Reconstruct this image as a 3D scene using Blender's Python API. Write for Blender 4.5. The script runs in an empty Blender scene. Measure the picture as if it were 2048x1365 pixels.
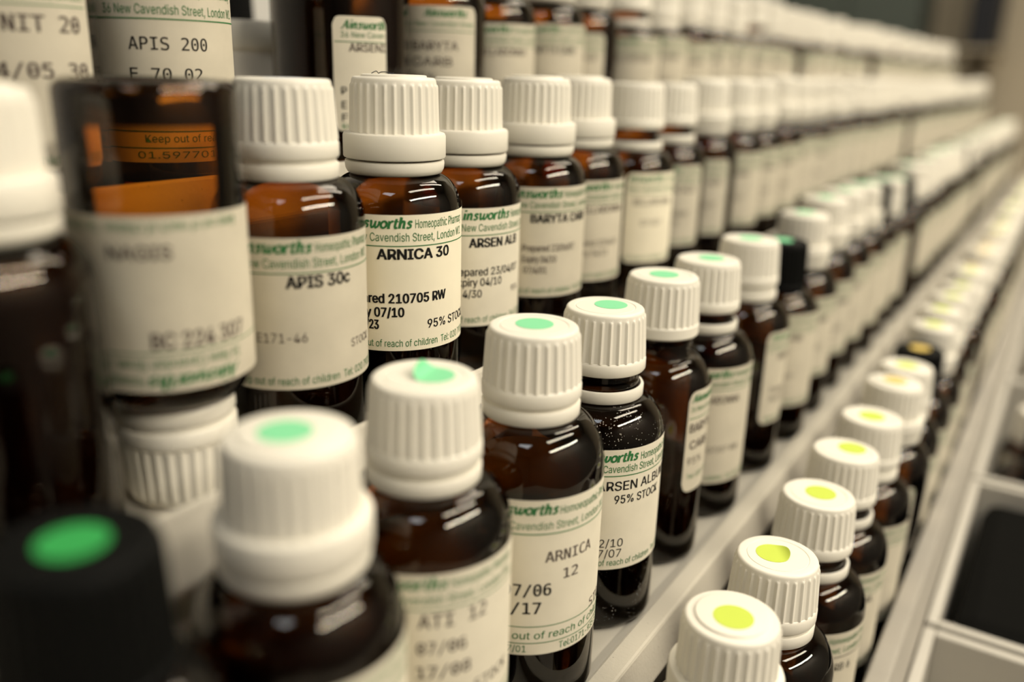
import bpy, bmesh, math, random
from mathutils import Vector, Matrix

# ------------------------------------------------------------------ camera
# Plan co-ordinates below are millimetres with the lens at (0, 0, 0): X runs along the
# shelves, Y runs back into them, Z is up.  W() turns them into metres; floor is z = 0.
EYE = 1.15
S = 0.001
def W(x, y, z):
    return Vector((x * S, y * S, z * S + EYE))

scn = bpy.context.scene
COL = scn.collection
FPX = 1745.0
PITCH, YAW, ROLL = math.radians(17.6), math.radians(32.3), math.radians(1.7)
fwd = Vector((math.cos(PITCH) * math.cos(YAW), math.cos(PITCH) * math.sin(YAW), -math.sin(PITCH)))
rgt = fwd.cross(Vector((0, 0, 1))).normalized()
upv = rgt.cross(fwd)
r2 = rgt * math.cos(ROLL) + upv * math.sin(ROLL)
u2 = -rgt * math.sin(ROLL) + upv * math.cos(ROLL)
cam_d = bpy.data.cameras.new('camera')
cam_d.sensor_fit = 'HORIZONTAL'
cam_d.sensor_width = 36.0
cam_d.lens = FPX / 2048 * 36.0
cam_d.clip_start = 0.005
cam_d.clip_end = 50
cam_d.dof.use_dof = True
cam_d.dof.focus_distance = 0.213
cam_d.dof.aperture_fstop = 5.0
cam_d.dof.aperture_blades = 0
cam = bpy.data.objects.new('camera', cam_d)
COL.objects.link(cam)
cam.matrix_world = Matrix(((r2.x, u2.x, -fwd.x, 0), (r2.y, u2.y, -fwd.y, 0), (r2.z, u2.z, -fwd.z, EYE), (0, 0, 0, 1)))
scn.camera = cam

# ------------------------------------------------------------------ exposure, world, lights
scn.view_settings.view_transform = 'Standard'
scn.view_settings.look = 'None'
scn.view_settings.gamma = 1.0
scn.view_settings.use_curve_mapping = False
scn.view_settings.exposure = 0.08
scn.cycles.max_bounces = 12
scn.cycles.transparent_max_bounces = 24
scn.cycles.use_denoising = True
scn.cycles.sample_clamp_indirect = 4.0
scn.cycles.caustics_reflective = False
scn.cycles.caustics_refractive = False

wd = bpy.data.worlds.new('world')
scn.world = wd
wd.use_nodes = True
wd.node_tree.nodes['Background'].inputs[0].default_value = (1.0, 0.86, 0.66, 1)
wd.node_tree.nodes['Background'].inputs[1].default_value = 0.02

def area(name, loc, target, sx, sy, power, color):
    d = bpy.data.lights.new(name, 'AREA')
    d.shape = 'RECTANGLE'
    d.size, d.size_y = sx, sy
    d.energy = power
    d.color = color
    o = bpy.data.objects.new(name, d)
    COL.objects.link(o)
    o.location = loc
    z = (Vector(loc) - Vector(target)).normalized()
    x = Vector((1, 0, 0))
    x = (x - z * x.dot(z)).normalized()
    y = z.cross(x)
    o.matrix_world = Matrix(((x.x, y.x, z.x, loc[0]), (x.y, y.y, z.y, loc[1]), (x.z, y.z, z.z, loc[2]), (0, 0, 0, 1)))
    return o
WARM = (1.0, 0.90, 0.735)
TUBE_A = W(400, -1120, 900)      # pendant tube over the aisle
TUBE_B = W(700, -720, 1400)     # ceiling tube further along
TUBE_C = W(1500, -200, 1410)
area('tube_light', TUBE_A - Vector((0, 0, 0.03)), W(400, -900, -200), 1.45, 0.13, 26, WARM)
area('tube_light', TUBE_B - Vector((0, 0, 0.03)), W(700, -300, -200), 1.4, 0.16, 13, WARM)
area('tube_light', TUBE_C - Vector((0, 0, 0.03)), W(1500, -100, -200), 1.4, 0.15, 8, WARM)
PANEL = W(1050, 300, 1430)
area('ceiling_panel_light', PANEL - Vector((0, 0, 0.02)), W(900, 250, -200), 1.5, 0.55, 19, WARM)
area('skylight_daylight', W(-760, -260, 1425), W(-400, -100, -200), 0.38, 0.46, 4, (0.84, 0.91, 1.0))
area('lamp_square_light', W(-1500, 230, 1425), W(-300, 100, -200), 0.4, 0.4, 1.5, WARM)

# ------------------------------------------------------------------ materials
def mat(name):
    m = bpy.data.materials.new(name)
    m.use_nodes = True
    nt = m.node_tree
    for n in list(nt.nodes):
        nt.nodes.remove(n)
    out = nt.nodes.new('ShaderNodeOutputMaterial')
    return m, nt, out
def princ(name, col, rough=0.5, spec=0.5, noise=None, bump=None, speck=None, coat=0):
    m, nt, out = mat(name)
    p = nt.nodes.new('ShaderNodeBsdfPrincipled')
    p.inputs['Base Color'].default_value = (*col, 1)
    p.inputs['Roughness'].default_value = rough
    p.inputs['Specular IOR Level'].default_value = spec
    p.inputs['Coat Weight'].default_value = coat
    nt.links.new(p.outputs[0], out.inputs[0])
    tc = None
    def coords():
        nonlocal tc
        if tc is None:
            tc = nt.nodes.new('ShaderNodeTexCoord')
        return tc.outputs['Object']
    src = None
    if noise:
        sc_, lo = noise
        n = nt.nodes.new('ShaderNodeTexNoise')
        n.inputs['Scale'].default_value = sc_
        n.inputs['Detail'].default_value = 6
        nt.links.new(coords(), n.inputs['Vector'])
        r = nt.nodes.new('ShaderNodeValToRGB')
        r.color_ramp.elements[0].position = 0.3
        r.color_ramp.elements[1].position = 0.7
        r.color_ramp.elements[0].color = (*[c * lo for c in col], 1)
        r.color_ramp.elements[1].color = (*col, 1)
        nt.links.new(n.outputs[0], r.inputs[0])
        src = r.outputs[0]
    if speck:
        sc_, thr, scol = speck
        v = nt.nodes.new('ShaderNodeTexVoronoi')
        v.inputs['Scale'].default_value = sc_
        nt.links.new(coords(), v.inputs['Vector'])
        n2 = nt.nodes.new('ShaderNodeTexNoise')
        n2.inputs['Scale'].default_value = sc_ * 0.08
        nt.links.new(coords(), n2.inputs['Vector'])
        mm = nt.nodes.new('ShaderNodeMath'); mm.operation = 'MULTIPLY'
        nt.links.new(n2.outputs[0], mm.inputs[0]); mm.inputs[1].default_value = thr * 2
        lt = nt.nodes.new('ShaderNodeMath'); lt.operation = 'LESS_THAN'
        nt.links.new(v.outputs['Distance'], lt.inputs[0])
        nt.links.new(mm.outputs[0], lt.inputs[1])
        mx = nt.nodes.new('ShaderNodeMix'); mx.data_type = 'RGBA'
        nt.links.new(lt.outputs[0], mx.inputs[0])
        if src is not None:
            nt.links.new(src, mx.inputs[6])
        else:
            mx.inputs[6].default_value = (*col, 1)
        mx.inputs[7].default_value = (*scol, 1)
        src = mx.outputs[2]
    if src is not None:
        nt.links.new(src, p.inputs['Base Color'])
    if bump:
        sc_, st, dist = bump
        n = nt.nodes.new('ShaderNodeTexNoise')
        n.inputs['Scale'].default_value = sc_
        n.inputs['Detail'].default_value = 5
        nt.links.new(coords(), n.inputs['Vector'])
        b = nt.nodes.new('ShaderNodeBump')
        b.inputs['Strength'].default_value = st
        b.inputs['Distance'].default_value = dist
        nt.links.new(n.outputs[0], b.inputs['Height'])
        nt.links.new(b.outputs[0], p.inputs['Normal'])
    return m

def glass(name, tint, dust=False, edge=1.0):
    """Amber bottle wall: clear brown tint that deepens where the wall is seen edge-on, plus a glossy skin."""
    m, nt, out = mat(name)
    lw = nt.nodes.new('ShaderNodeLayerWeight'); lw.inputs['Blend'].default_value = 0.5
    ramp = nt.nodes.new('ShaderNodeValToRGB')
    e = ramp.color_ramp.elements
    e[0].position = 0.0; e[0].color = (*tint, 1)
    e[1].position = 0.95; e[1].color = (*[t ** (3.2 * edge) for t in tint], 1)
    md = ramp.color_ramp.elements.new(0.6); md.color = (*[t ** 1.5 for t in tint], 1)
    nt.links.new(lw.outputs['Facing'], ramp.inputs[0])
    tr = nt.nodes.new('ShaderNodeBsdfTransparent')
    nt.links.new(ramp.outputs[0], tr.inputs[0])
    gl = nt.nodes.new('ShaderNodeBsdfGlossy')
    gl.inputs['Roughness'].default_value = 0.035
    gl.inputs['Color'].default_value = (1, 0.97, 0.92, 1)
    fr = nt.nodes.new('ShaderNodeFresnel'); fr.inputs['IOR'].default_value = 1.46
    mx = nt.nodes.new('ShaderNodeMixShader')
    nt.links.new(fr.outputs[0], mx.inputs[0])
    nt.links.new(tr.outputs[0], mx.inputs[1])
    nt.links.new(gl.outputs[0], mx.inputs[2])
    last = mx
    if dust:
        tc = nt.nodes.new('ShaderNodeTexCoord')
        v = nt.nodes.new('ShaderNodeTexVoronoi'); v.inputs['Scale'].default_value = 1500
        v.inputs['Randomness'].default_value = 1
        nt.links.new(tc.outputs['Object'], v.inputs['Vector'])
        n = nt.nodes.new('ShaderNodeTexNoise'); n.inputs['Scale'].default_value = 120
        nt.links.new(tc.outputs['Object'], n.inputs['Vector'])
        mp = nt.nodes.new('ShaderNodeMapRange')
        mp.inputs[1].default_value = 0.45; mp.inputs[2].default_value = 0.75
        mp.inputs[3].default_value = 0.0; mp.inputs[4].default_value = 0.28
        nt.links.new(n.outputs[0], mp.inputs[0])
        lt = nt.nodes.new('ShaderNodeMath'); lt.operation = 'LESS_THAN'
        nt.links.new(v.outputs['Distance'], lt.inputs[0])
        nt.links.new(mp.outputs[0], lt.inputs[1])
        sc_ = nt.nodes.new('ShaderNodeMath'); sc_.operation = 'MULTIPLY'; sc_.inputs[1].default_value = 0.5
        nt.links.new(lt.outputs[0], sc_.inputs[0])
        df = nt.nodes.new('ShaderNodeBsdfDiffuse'); df.inputs[0].default_value = (0.75, 0.68, 0.58, 1)
        m2 = nt.nodes.new('ShaderNodeMixShader')
        nt.links.new(sc_.outputs[0], m2.inputs[0])
        nt.links.new(mx.outputs[0], m2.inputs[1])
        nt.links.new(df.outputs[0], m2.inputs[2])
        last = m2
    nt.links.new(last.outputs[0], out.inputs[0])
    return m

M = {}
M['cap'] = princ('white_cap_plastic', (0.80, 0.765, 0.67), 0.42, 0.45)
M['capblack'] = princ('black_cap_plastic', (0.003, 0.0032, 0.003), 0.55, 0.08)
M['ring'] = princ('white_ring_plastic', (0.79, 0.755, 0.66), 0.45, 0.4)
M['paper'] = princ('label_paper', (0.86, 0.80, 0.63), 0.75, 0.15, noise=(70, 0.93))
M['papermid'] = princ('used_label_paper', (0.76, 0.71, 0.58), 0.75, 0.15, noise=(80, 0.88))
M['paperold'] = princ('aged_label_paper', (0.63, 0.58, 0.465), 0.75, 0.15, noise=(90, 0.86))
M['green'] = princ('green_print', (0.035, 0.17, 0.055), 0.7, 0.1)
M['black'] = princ('black_print', (0.014, 0.013, 0.012), 0.7, 0.1)
M['greenpale'] = princ('pale_green_print', (0.13, 0.26, 0.13), 0.7, 0.1)
M['grey'] = princ('faded_black_print', (0.11, 0.088, 0.075), 0.7, 0.1)
M['glass'] = glass('amber_glass', (0.66, 0.36, 0.11))
M['glassdusty'] = glass('dusty_amber_glass', (0.46, 0.25, 0.09), dust=True)
M['glassempty'] = glass('clear_amber_glass', (0.76, 0.44, 0.12))
M['liquid'] = princ('dark_tincture', (0.008, 0.0042, 0.0018), 0.2, 0.25)
M['heel'] = princ('thick_bottle_glass', (0.009, 0.007, 0.004), 0.1, 0.5)
M['dotgreen'] = princ('mint_green_paper', (0.22, 0.66, 0.35), 0.6, 0.2)
M['dotdeep'] = princ('green_paper', (0.03, 0.30, 0.07), 0.6, 0.2)
M['dotyellow'] = princ('lime_yellow_paper', (0.54, 0.66, 0.085), 0.6, 0.2)
M['dotorange'] = princ('amber_yellow_paper', (0.68, 0.50, 0.13), 0.6, 0.2)
M['dotblue'] = princ('pale_blue_paper', (0.66, 0.70, 0.76), 0.6, 0.2)
M['paint'] = princ('speckled_white_paint', (0.60, 0.56, 0.47), 0.55, 0.3, noise=(25, 0.93), bump=(900, 0.25, 0.0004), speck=(420, 0.05, (0.16, 0.13, 0.1)))
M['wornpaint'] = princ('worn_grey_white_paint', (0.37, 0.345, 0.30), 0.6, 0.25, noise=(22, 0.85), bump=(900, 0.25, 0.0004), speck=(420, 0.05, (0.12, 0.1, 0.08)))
M['board'] = princ('white_painted_board', (0.64, 0.60, 0.51), 0.5, 0.3, noise=(18, 0.9))
M['riser'] = princ('painted_riser_board', (0.50, 0.47, 0.42), 0.6, 0.3, noise=(18, 0.9))
M['wall'] = princ('pale_wall_paint', (0.27, 0.255, 0.23), 0.85, 0.2, noise=(3, 0.95))
M['wallfar'] = princ('beige_wall_paint', (0.46, 0.40, 0.30), 0.85, 0.2, noise=(3, 0.95))
M['wallback'] = princ('light_grey_wall_paint', (0.62, 0.61, 0.58), 0.85, 0.2, noise=(3, 0.96))
M['walldim'] = princ('brown_wall_paint', (0.16, 0.14, 0.11), 0.85, 0.2, noise=(3, 0.95))
M['ceil'] = princ('ceiling_paint', (0.33, 0.315, 0.28), 0.9, 0.2, noise=(5, 0.97))
M['floor'] = princ('grey_lino', (0.22, 0.2, 0.17), 0.5, 0.3, noise=(12, 0.85))
M['teal'] = princ('grey_green_steel', (0.055, 0.068, 0.058), 0.5, 0.4)
M['navy'] = princ('navy_card', (0.008, 0.009, 0.013), 0.6, 0.3)
M['metal'] = princ('white_enamel', (0.7, 0.69, 0.66), 0.3, 0.5)
M['tray'] = princ('white_tray_plastic', (0.50, 0.475, 0.42), 0.45, 0.4, noise=(20, 0.94))
M['blackbox'] = princ('black_plastic', (0.004, 0.004, 0.0035), 0.8, 0.04)
M['counter'] = princ('counter_laminate', (0.30, 0.27, 0.22), 0.45, 0.4, noise=(10, 0.9))
M['tub'] = princ('white_tub_plastic', (0.80, 0.76, 0.68), 0.5, 0.4)
def lampmat():
    m, nt, out = mat('lamp_diffuser_glow')
    e = nt.nodes.new('ShaderNodeEmission')
    e.inputs[0].default_value = (*WARM, 1); e.inputs[1].default_value = 6
    nt.links.new(e.outputs[0], out.inputs[0])
    return m
M['lamp'] = lampmat()

# ------------------------------------------------------------------ mesh helpers
def link(name, me, mats, parent=None, loc=(0, 0, 0), rot=(0, 0, 0)):
    for mm in mats:
        if mm.name not in [k.name for k in me.materials if k]:
            me.materials.append(mm)
    o = bpy.data.objects.new(name, me)
    COL.objects.link(o)
    if parent is not None:
        o.parent = parent
    o.location = loc
    o.rotation_euler = rot
    return o
def thing(o, label, cat, group=None):
    o['label'] = label
    o['category'] = cat
    if group:
        o['group'] = group
    return o
def empty(name, loc, rot=(0, 0, 0)):
    o = bpy.data.objects.new(name, None)
    o.empty_display_size = 0.01
    COL.objects.link(o)
    o.location = loc
    o.rotation_euler = rot
    return o
def mesh_from(name, verts, faces, smooth=True, mi=None, autosmooth=None):
    me = bpy.data.meshes.new(name)
    me.from_pydata(verts, [], faces)
    if mi is not None:
        me.polygons.foreach_set('material_index', mi)
    me.polygons.foreach_set('use_smooth', [smooth] * len(me.polygons))
    me.update()
    if autosmooth:
        me.set_sharp_from_angle(angle=math.radians(autosmooth))
    return me
def lathe(name, prof, seg=64, rad=None, autosmooth=40, cap0=False, cap1=False):
    """prof: list of (r, z) in mm; rad(theta, i) adds to the radius of profile point i."""
    vs, fs = [], []
    n = len(prof)
    for j in range(seg):
        t = 2 * math.pi * j / seg
        c, s = math.cos(t), math.sin(t)
        for i, (r, z) in enumerate(prof):
            rr = r + (rad(t, i) if rad else 0)
            vs.append((rr * c * S, rr * s * S, z * S))
    for j in range(seg):
        a, b = j * n, ((j + 1) % seg) * n
        for i in range(n - 1):
            fs.append((a + i, b + i, b + i + 1, a + i + 1))
    if cap0:
        fs.append([j * n for j in range(seg)][::-1])
    if cap1:
        fs.append([j * n + n - 1 for j in range(seg)])
    return mesh_from(name, vs, fs, True, None, autosmooth)
def box_bm(bm, x0, x1, y0, y1, z0, z1, bev=0):
    r = bmesh.ops.create_cube(bm, size=1)
    vs = r['verts']
    for v in vs:
        v.co = W(x0 + (v.co.x + .5) * (x1 - x0), y0 + (v.co.y + .5) * (y1 - y0), z0 + (v.co.z + .5) * (z1 - z0))
    if bev:
        es = list({e for v in vs for e in v.link_edges})
        bmesh.ops.bevel(bm, geom=es, offset=bev * S, segments=2, affect='EDGES', profile=0.5)
def box(name, m, x0, x1, y0, y1, z0, z1, bev=0, parent=None, off=None):
    bm = bmesh.new()
    box_bm(bm, x0, x1, y0, y1, z0, z1, bev)
    if off is not None:
        bmesh.ops.translate(bm, verts=bm.verts, vec=-off)
    me = bpy.data.meshes.new(name)
    bm.to_mesh(me); bm.free()
    return link(name, me, [m], parent)
def prism(name, m, poly, x0, x1, parent=None, off=None, bev=0.5):
    """Extrude a (y, z) outline along X."""
    bm = bmesh.new()
    va = [bm.verts.new(W(x0, y, z)) for y, z in poly]
    vb = [bm.verts.new(W(x1, y, z)) for y, z in poly]
    n = len(poly)
    for i in range(n):
        bm.faces.new((va[i], va[(i + 1) % n], vb[(i + 1) % n], vb[i]))
    bm.faces.new(va[::-1]); bm.faces.new(vb)
    bmesh.ops.recalc_face_normals(bm, faces=bm.faces)
    if bev:
        es = [e for e in bm.edges if abs((e.verts[0].co - e.verts[1].co).x) > 0.01]
        bmesh.ops.bevel(bm, geom=es, offset=bev * S, segments=2, affect='EDGES', profile=0.5)
    if off is not None:
        bmesh.ops.translate(bm, verts=bm.verts, vec=-off)
    me = bpy.data.meshes.new(name)
    bm.to_mesh(me); bm.free()
    return link(name, me, [m], parent)

# ------------------------------------------------------------------ lettering
FONT = {}
for key, fn in (('sans', 'Inter.woff2'), ('mono', 'DejaVuSansMono.woff2')):
    try:
        FONT[key] = bpy.data.fonts.load(bpy.utils.system_resource('DATAFILES', path='fonts') + '/' + fn)
    except Exception:
        FONT[key] = None
_txt = {}
def text2d(s, font='sans', bold=0.0, shear=0.0):
    k = (s, font, bold, shear)
    if k in _txt:
        return _txt[k]
    c = bpy.data.curves.new('txt', 'FONT')
    c.body = s
    c.size = 1.0
    c.resolution_u = 3
    c.offset = bold
    c.shear = shear
    if FONT.get(font):
        c.font = FONT[font]
    o = bpy.data.objects.new('txt', c)
    COL.objects.link(o)
    dg = bpy.context.evaluated_depsgraph_get()
    me = bpy.data.meshes.new_from_object(o.evaluated_get(dg))
    vs = [(v.co.x, v.co.y) for v in me.vertices]
    fs = [tuple(p.vertices) for p in me.polygons]
    bpy.data.objects.remove(o); bpy.data.curves.remove(c); bpy.data.meshes.remove(me)
    _txt[k] = (vs, fs)
    return _txt[k]
_caph = {}
def caph(font, bold):
    k = (font, bold)
    if k not in _caph:
        vs, _ = text2d('H', font, 0.0)
        _caph[k] = max(v[1] for v in vs) - min(v[1] for v in vs)
    return _caph[k]
def xr(vs):
    return min(v[0] for v in vs), max(v[0] for v in vs)

# slab-serif bold italic letters for the pharmacy heading, drawn as pen strokes (x-height = 1)
_ell = [(.42 + .33 * math.cos(a * math.pi / 8), .5 + .44 * math.sin(a * math.pi / 8)) for a in range(17)]
_arch = [(.16, .55), (.26, .84), (.45, .97), (.60, .88), (.63, .66), (.63, 0.0)]
GLY = {
    'A': (1.12, [([(-.02, 0), (.56, 1.42)], .14), ([(.56, 1.42), (.84, 0)], .27), ([(.2, .48), (.74, .48)], .12), ([(-.2, .03), (.16, .03)], .12), ([(.64, .03), (1.02, .03)], .12)]),
    'i': (.46, [([(.2, 0), (.2, .97)], .24), ([(.02, .94), (.2, .94)], .12), ([(.2, .04), (.4, .05)], .12), ([(.22, 1.28), (.22, 1.5)], .24)]),
    'n': (.92, [([(.16, 0), (.16, .97)], .24), ([(-.02, .94), (.16, .94)], .12), (_arch, .22), ([(.63, .04), (.84, .06)], .12)]),
    's': (.74, [([(.58, .74), (.46, .93), (.24, .92), (.16, .73), (.32, .56), (.52, .40), (.52, .16), (.28, .04), (.06, .16)], .19)]),
    'w': (1.26, [([(-.02, .94), (.16, .94), (.20, .3), (.32, .06), (.5, .16), (.64, .55), (.68, .97)], .2), ([(.65, .6), (.68, .22), (.8, .05), (1.0, .2), (1.13, .6), (1.1, .95)], .2)]),
    'o': (.87, [(_ell, .21)]),
    'r': (.68, [([(.16, 0), (.16, .97)], .24), ([(-.02, .94), (.16, .94)], .12), ([(.16, .55), (.3, .85), (.46, .97), (.6, .88)], .2), ([(.0, .03), (.36, .03)], .12)]),
    't': (.58, [([(.22, 1.3), (.19, .28), (.28, .06), (.5, .12)], .21), ([(.0, .93), (.5, .93)], .13)]),
    'h': (.92, [([(.16, 0), (.16, 1.48)], .24), ([(-.02, 1.45), (.16, 1.45)], .12), (_arch, .22), ([(.63, .04), (.84, .06)], .12)]),
}
_tc = {}
def title2d(word):
    if word in _tc:
        return _tc[word]
    vs, fs = [], []
    x = 0.0
    sl = 0.2
    for ch in word:
        adv, strokes = GLY[ch]
        for pts, t in strokes:
            t = t * 1.36
            for (ax, ay), (bx, by) in zip(pts, pts[1:]):
                dx, dy = bx - ax, by - ay
                l = math.hypot(dx, dy) or 1
                nx, ny = -dy / l * t / 2, dx / l * t / 2
                k = len(vs)
                vs += [(x + ax + nx + (ay + ny) * sl, ay + ny), (x + ax - nx + (ay - ny) * sl, ay - ny), (x + bx - nx + (by - ny) * sl, by - ny), (x + bx + nx + (by + ny) * sl, by + ny)]
                fs.append((k, k + 1, k + 2, k + 3))
            if len(pts) > 2:
                for (px, py) in pts[1:-1]:
                    k = len(vs)
                    for a in range(8):
                        ca, sa = math.cos(a * math.pi / 4) * t / 2, math.sin(a * math.pi / 4) * t / 2
                        vs.append((x + px + ca + (py + sa) * sl, py + sa))
                    fs.append(tuple(range(k, k + 8)))
        x += adv
    _tc[word] = (vs, fs, x)
    return _tc[word]

class Lab:
    """A paper label wrapped round a bottle; print is laid out in mm (u round the bottle, v up from the base)."""
    def __init__(self, R, u0, u1, v0, v1, corner=1.5, old=False, flip=False):
        self.R, self.u0, self.u1, self.v0, self.v1, self.corner = R, u0, u1, v0, v1, corner
        self.P = []     # (verts2d, faces, material slot)
        self.old, self.flip = old, flip
    def add(self, vs, fs, slot):
        self.P.append((vs, fs, slot))
    def ink(self, vs, fs, slot, b):
        """heavier type is struck several times with a slight offset"""
        self.add(vs, fs, slot)
        if b > 0:
            for dx, dy in ((-b, 0), (b, 0), (-b * .6, b * .5), (b * .6, -b * .5), (-b * .6, -b * .5), (b * .6, b * .5)):
                self.add([(x + dx, y + dy) for x, y in vs], fs, slot)
    def line(self, s, uL, uR, v, h, slot=2, font='sans', bold=0.0, shear=0.0, sub=None, end='fit'):
        """Set s with cap height h on baseline v.  The part `sub` of s (default all) spans uL..uR; end = fit | suffix | prefix."""
        vs, fs = text2d(s, font, 0, shear)
        sy = h / caph(font, 0)
        a0, a1 = xr(vs)
        w = xr(text2d(sub, font, 0, shear)[0]) if sub else (a0, a1)
        sx = (uR - uL) / (w[1] - w[0])
        if end == 'suffix':
            o = uR - a1 * sx
        else:
            o = uL - a0 * sx
        self.ink([(o + x * sx, v + y * sy) for x, y in vs], fs, slot, bold * sy)
    def title(self, ue, v, sx=2.0, sy=1.75, slot=1, word='Ainsworths'):
        vs, fs, wd_ = title2d(word)
        o = ue - (wd_ - 0.05) * sx
        self.add([(o + x * sx, v + y * sy) for x, y in vs], fs, slot)
    def rule(self, uL, uR, v, t=0.22, slot=1):
        n = max(2, int((uR - uL) / 1.2))
        vs, fs = [], []
        for i in range(n + 1):
            u = uL + (uR - uL) * i / n
            vs += [(u, v - t / 2), (u, v + t / 2)]
            if i < n:
                fs.append((2 * i, 2 * i + 2, 2 * i + 3, 2 * i + 1))
        self.add(vs, fs, slot)
    def head(self, ue, slot=1, slot2=1, rule=True):
        v = self.v1
        self.title(ue, v - 3.1, slot=slot)
        self.line('Homeopathic Pharmacy', ue + 0.9, ue + 9.9, v - 3.1, 2.05, slot2, sub='Homeopathic', end='prefix')
        self.line('36 New Cavendish Street, London W1', ue - 9.8, ue + 5.9, v - 6.15, 1.95, slot2, sub='Cavendish Street,', end='mid')
        if rule:
            self.rule(self.u0 + 1, self.u1 - 1, v - 7.3, 0.24, slot)
    def foot(self, uR, slot=1):
        self.line('Keep out of reach of children  Tel: 020 7935 5330', uR - 15.6, uR, self.v0 + 1.1, 1.75, slot, sub='of reach of children', end='mid')
    def mesh(self, name):
        R = self.R
        cm = (self.u0 + self.u1) / 2
        vs, fs, mi = [], [], []
        n = int((self.u1 - self.u0) / 0.8)
        c = self.corner
        for i in range(n + 1):
            t = i / n
            u = self.u0 + (self.u1 - self.u0) * t
            d = min(u - self.u0, self.u1 - u)
            ins = 0 if d >= c else c - math.sqrt(max(0, c * c - (c - d) ** 2))
            a = u / R
            for v in (self.v0 + ins, self.v0 + c, self.v1 - c, self.v1 - ins):
                vs.append(((R + .04) * math.sin(a) * S, -(R + .04) * math.cos(a) * S, v * S))
            if i < n:
                for k in range(3):
                    fs.append((4 * i + k, 4 * i + 4 + k, 4 * i + 5 + k, 4 * i + 1 + k)); mi.append(0)
        R2 = R + .11
        vm = (self.v0 + self.v1) / 2
        for pv, pf, slot in self.P:
            keep = {}
            for f in pf:
                if any(pv[i][0] > self.u1 - .3 or pv[i][0] < self.u0 + .3 for i in f):
                    continue
                g = []
                for i in f:
                    if i not in keep:
                        keep[i] = len(vs)
                        u, v = pv[i]
                        if self.flip:
                            u, v = 2 * cm - u, 2 * vm - v
                        a = u / R
                        vs.append((R2 * math.sin(a) * S, -R2 * math.cos(a) * S, v * S))
                    g.append(keep[i])
                fs.append(g); mi.append(slot)
        me = mesh_from(name, vs, fs, True, mi)
        ms = [(M['paper'], M['papermid'], M['paperold'])[int(self.old)], M['green'], M['black'], M['greenpale'], M['grey']]
        for k in ms:
            me.materials.append(k)
        return me
_line = Lab.line
def line_mid(self, s, uL, uR, v, h, slot=2, font='sans', bold=0.0, shear=0.0, sub=None, end='fit'):
    if end != 'mid':
        return _line(self, s, uL, uR, v, h, slot, font, bold, shear, sub, end)
    vs, fs = text2d(s, font, 0, shear)
    sy = h / caph(font, 0)
    w = xr(text2d(sub, font, 0, shear)[0])
    sx = (uR - uL) / (w[1] - w[0])
    pre = s[:s.index(sub)]
    adv = xr(text2d(pre + sub, font, 0, shear)[0])[1] - w[1]
    o = uL - (adv + w[0]) * sx
    self.ink([(o + x * sx, v + y * sy) for x, y in vs], fs, slot, bold * h / caph(font, 0))
Lab.line = line_mid

# ------------------------------------------------------------------ bottle parts
_mc = {}
def cached(key, fn):
    if key not in _mc:
        _mc[key] = fn()
    return _mc[key]
NECK = 9.4
def body_mesh(R, hs, sh):
    def mk():
        prof = [(0.01, 1.4), (R * .55, 1.2), (R * .78, 0.3), (R - 2.6, 0.0)]
        for k in range(1, 6):
            a = k / 5 * math.pi / 2
            prof.append((R - 2.6 + 2.6 * math.sin(a), 2.4 - 2.4 * math.cos(a)))
        for k in range(1, 6):
            prof.append((R, 2.4 + (hs - sh - 2.4) * k / 6))
        for k in range(0, 13):
            a = k / 12 * math.pi / 2 * .98
            prof.append((NECK + (R - NECK) * math.cos(a) ** 0.94, hs - sh + sh * math.sin(a)))
        prof += [(NECK, hs + .5), (NECK - .1, hs + 3), (NECK + .45, hs + 3.4), (NECK + .45, hs + 4.6), (NECK - .2, hs + 5), (NECK - .2, hs + 13), (6.5, hs + 13.6), (6.0, hs + 12)]
        return lathe('bottle_body', prof, 72, autosmooth=50)
    return cached(('body', R, hs, sh), mk)
def liquid_mesh(R, hs, sh, fill):
    def mk():
        r = R - 1.5
        prof = [(0.01, 5.6), (r - 3, 5.6), (r - .8, 6.0), (r, 7.5)]
        top = min(fill, hs - 1)
        if top <= hs - sh:
            prof += [(r, top - .4), (r - .4, top), (0.01, top)]
        else:
            prof.append((r, hs - sh))
            n = 6
            lim = math.asin(min(.97, (top - (hs - sh)) / sh))
            for k in range(1, n + 1):
                a = lim * k / n
                prof.append((NECK - 1.5 + (R - NECK) * math.cos(a), hs - sh + sh * math.sin(a) * .97))
            prof.append((0.01, prof[-1][1] + .05))
        return lathe('liquid', prof, 48, autosmooth=45)
    return cached(('liq', R, hs, sh, fill), mk)
NR = 30
def rib(t):
    x = (t * NR / (2 * math.pi)) % 1.0
    d = abs(x - .5) * 2          # 1 at the groove, 0 at the rib centre
    return 0.40 * (1 - (d / .46) ** 2) if d < .46 else 0.0
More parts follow.
